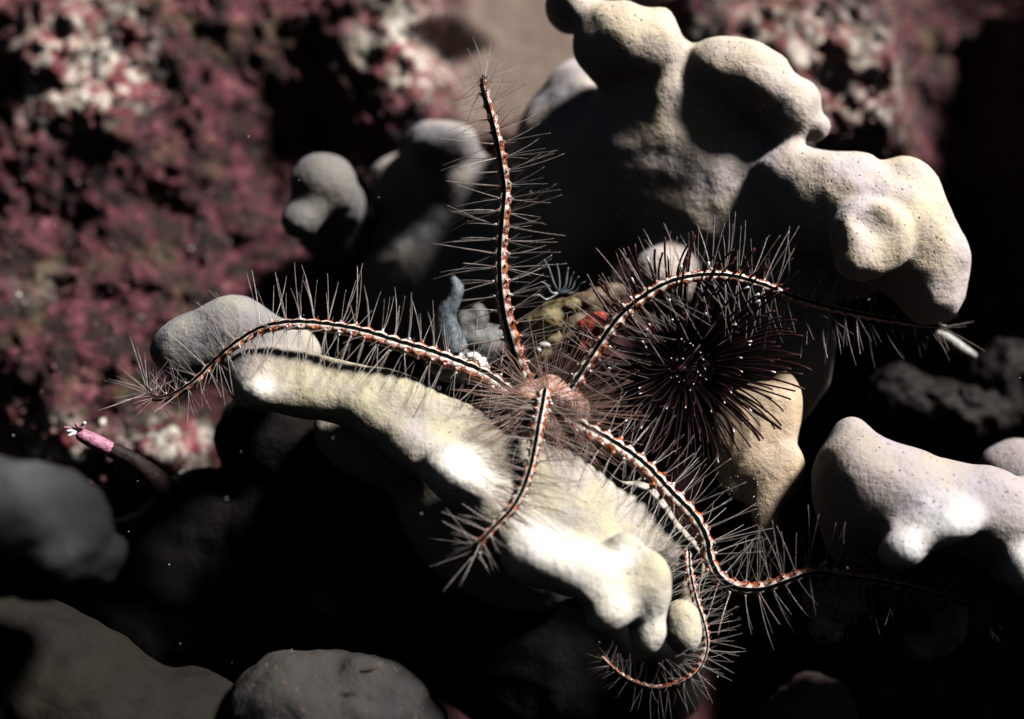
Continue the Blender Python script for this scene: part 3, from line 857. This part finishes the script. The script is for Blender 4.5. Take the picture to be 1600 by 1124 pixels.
# barnacle between two arms: a ring of plates and a dark opening
bar = empty('barnacle', P(735, 575, -.35), 'small white barnacle between the left and upward arms', 'barnacle')
bo = np.array(bar.location)
for k in range(6):
    a = math.pi * 2 * k / 6 + .3
    v, f = [], []
    nA, nB = 7, 6
    for side in (0, 1):
        for q in range(nB):
            w = q / (nB - 1)
            for p in range(nA):
                b_ = a + (p / (nA - 1) - .5) * math.pi / 3 * .97
                rad_ = (.29 - .14 * w ** .8) * (1 + .05 * math.cos(9 * b_ + k)) * (.92 if p in (0, nA - 1) else 1) - .05 * side
                top = .03 * math.cos((p / (nA - 1) - .5) * math.pi) * w
                v.append((rad_ * math.cos(b_), .15 - .34 * w - top, .85 * rad_ * math.sin(b_) + .04 * w))
    for side in (0, 1):
        o_ = side * nA * nB
        for q in range(nB - 1):
            for p in range(nA - 1):
                t4 = (o_ + q * nA + p, o_ + q * nA + p + 1, o_ + (q + 1) * nA + p + 1, o_ + (q + 1) * nA + p)
                f.append(t4 if side else t4[::-1])
    rim = [(nB - 1) * nA + p for p in range(nA)]
    for p in range(nA - 1): f.append((rim[p], rim[p + 1], rim[p + 1] + nA * nB, rim[p] + nA * nB))
    for p in (0, nA - 1):
        for q in range(nB - 1): f.append((q * nA + p, (q + 1) * nA + p, (q + 1) * nA + p + nA * nB, q * nA + p + nA * nB))
    obj('plate', mesh_from('plate', v, f), M_WHITE, bar)
blob('operculum', [E(735, 570, -.42, .14, .06, .12)], plain('barnacle_inside', (0.30, 0.17, 0.15), .5), None, None, .03, .05, .01, 3, bar, bo)
# curled bluish tunicate
tun = pxtube('tunicate', [(708, 548, .3, .26), (696, 515, .2, .24), (697, 490, .1, .17), (708, 470, .05, .12), (714, 450, .05, .11), (706, 434, .1, .06)], M_BLUE, label='bluish white curled tunicate left of the upward arm', category='tunicate')
blob('tunicate', [E(745, 500, .5, .18, .2, .28, (0, 8, 0)), E(735, 530, .5, .3, .3, .2), E(725, 505, .5, .14, .2, .2)], M_GREY, 'dull grey tunicate just beside the bluish curled one', 'tunicate')
blob('shell', [E(752, 555, .6, .7, .3, .5), E(700, 560, .5, .4, .3, .35)], M_GREY, 'greyish shell crust below the bluish tunicate', 'shell', .04, .2, .05)
# crusts around the disc
blob('crust', [E(932, 498, -.2, .20, .15, .13, (0, -20, 0)), E(912, 518, -.2, .13, .14, .15), E(908, 545, -.15, .12, .14, .17), E(938, 520, -.1, .12, .12, .12)], M_RED, 'bright red crust beside the arm arching right', 'encrusting sponge', .03, .1, .06)
blob('crust', [E(850, 500, .0, .32, .3, .18, (0, -20, 0)), E(880, 480, .1, .30, .3, .16, (0, -15, 0)), E(860, 545, .2, .35, .3, .3)], M_OLIVE, 'olive yellow crust above the disc of the brittle star', 'encrusting sponge', .03, .12, .07, 2.)
blob('crust', [E(930, 470, .3, .5, .3, .25, (0, -20, 0)), E(900, 500, .3, .4, .3, .3), E(880, 560, .2, .5, .3, .4)], M_TAN, 'brownish crust between the red crust and the upper sponge', 'encrusting sponge', .04, .12, .07, 4.)
blob('crust', [E(850, 540, -.25, .09, .1, .06), E(842, 548, -.25, .06, .1, .05)], M_WHITE, 'tiny white crust patch just above the disc', 'encrusting sponge', .02, .05, .03, 6.)
# hydroid tuft with glassy arcs
hyd = empty('hydroid', P(873, 455, -.1), 'tuft of glassy curved hydroid filaments above the olive crust', 'hydroid')
ho = np.array(hyd.location)
for (x, y, r) in ((905, 432, .018), (888, 418, .02), (870, 412, .016), (850, 405, .014), (915, 440, .014), (845, 440, .014), (830, 462, .014), (897, 425, .012)):
    pxtube('filament', [(873, 458, -.1, r), ((873 + x) / 2 + 3, (458 + y) / 2 + 8, -.15, r * .9), ((873 + x * 3) / 4 + 2, (458 + y * 3) / 4, -.2, r * .7), (x, y, -.25, r * .3)], M_GLASS, hyd, ho, 12, 5)
# worm in its tube on the left
M_STALK = plain('worm_stalk', (0.022, 0.013, 0.012), .6, .15, .6, 8, .6)  # shadow on the lower tube painted as dark brown
wt = empty('tube_worm', P(245, 745, -.4), 'slender tube worm with a pink tip sticking out at left', 'tube worm')
wo_ = np.array(wt.location)
pxtube('tube', [(262, 770, -.1, .22), (235, 742, -.35, .17), (205, 718, -.5, .13), (172, 702, -.6, .118)], M_STALK, wt, wo_)
pxtube('tip', [(174, 703, -.6, .115), (150, 691, -.65, .12), (128, 680, -.7, .10), (122, 676, -.7, .06)], M_PINK, wt, wo_)
for k, (x, y) in enumerate(((100, 668), (106, 682), (118, 662), (133, 660), (128, 668), (104, 674))):
    pxtube('gill', [(125, 677, -.7, .035), ((125 + x) / 2, (677 + y) / 2 - 2, -.75, .035), (x, y, -.8, .02)], M_WHITE if k % 2 else M_PINK, wt, wo_, 8, 6)
# white tube at right
pxtube('worm_tube', [(1464, 520, 1.0, .05), (1480, 529, 1.0, .09), (1500, 543, 1.1, .09), (1522, 556, 1.4, .06)], M_TUBE, label='short white worm tube below the tip of the cupped sponge lobe', category='worm tube')
rr = np.random.default_rng(9)
M_RUBBLE = plain('crusted_rubble', (0.015, 0.012, 0.011), .6, .1, .9, 7, .8)  # dimness of the cavity put into the rubble's near-black colour
blob('stone', [E(1480, 640, 3.6, 1.1, .7, .5, (0, 10, 0)), E(1400, 615, 3.4, .5, .5, .5), E(1570, 600, 4.0, .7, .6, .8)], M_RUBBLE, 'dim crusted rubble in the cavity above the right-edge sponge lobe', 'stone', .05, .25, .10, 11.)
# glitter on the flap's edge
gl = Soup()
fv = np.array([(*v.co, *v.normal) for v in FLAP.data.vertices]); fo = np.array(FLAP.location)
edge = fv[(fv[:, 3] < -.25) & (fv[:, 4] < .1) & (fv[:, 5] < .55) & (fv[:, 2] + fo[2] < P(0, 655, -.4)[2])]
for k in range(80):
    e = edge[rr.integers(0, len(edge))]
    q, _ = np.linalg.qr(rr.normal(size=(3, 3)))
    gl.add(list(e[:3] + fo + .004 * e[3:] + (rr.uniform(.005, .019) * rr.uniform(.4, 1, 3) * ICO_V) @ q.T), ICO_F)
obj('sand_grains', gl.mesh('sand_grains'), M_WHITE, label='glittering white grains along the left edge of the tan flap', category='sand grains', kind='stuff')
# lumpy stone below the trailing arm
blob('stone', [E(1300, 945, -.2, .42, .4, .38), E(1290, 985, -.3, .22, .3, .18), E(1330, 920, -.1, .3, .3, .3)], plain('lumpy_stone', (0.30, 0.27, 0.22), .6, .4, .9, 12, 1.0), 'small lumpy grey-brown stone below the trailing arm', 'stone', .03, .15, .12, 3.)
blob('stone', [E(1270, 1130, 1.2, .75, .6, .8), E(1230, 1160, 1.2, .6, .6, .6)], plain('dull_stone', (0.12, 0.085, 0.075), .7, .3, .4, 5, .6), 'dim rounded stone at the bottom edge right of centre', 'stone', .05, .2, .06, 5.)
blob('stone', [E(1480, 985, .6, .25, .3, .5, (0, 30, 0)), E(1430, 1010, .6, .18, .2, .22)], plain('pale_stone', (0.22, 0.23, 0.23), .7, .3, .4, 7, .6), 'faint grey stone in the dark hollow at lower right', 'stone', .04, .2, .08, 7.)
# twig on the bottom mound
tw = empty('twig', P(585, 1047, -2.4), 'tiny dark forked twig lying on the bottom grey mound', 'twig')
to_ = np.array(tw.location)
for q in ([(562, 1050, -2.35, .02), (578, 1047, -2.42, .034), (592, 1038, -2.4, .02), (600, 1034, -2.35, .008)], [(590, 1040, -2.4, .014), (596, 1046, -2.42, .01), (598, 1052, -2.42, .006)], [(612, 1040, -2.32, .012), (617, 1048, -2.36, .014), (622, 1054, -2.36, .006)]):
    pxtube('twig_branch', q, M_BROWN, tw, to_, 10, 5)

# drifting specks in the water
sp = Soup()
for k in range(50):
    x, y, d = rr.uniform(0, 1600), rr.uniform(0, 1124), rr.uniform(-3.5, 1.0)
    sp.add(list(P(x, y, d) + rr.uniform(.005, .011) * ICO_V), ICO_F)
obj('drifting_specks', sp.mesh('drifting_specks'), M_WHITE, kind='stuff', label='tiny white specks drifting in the water', category='specks')
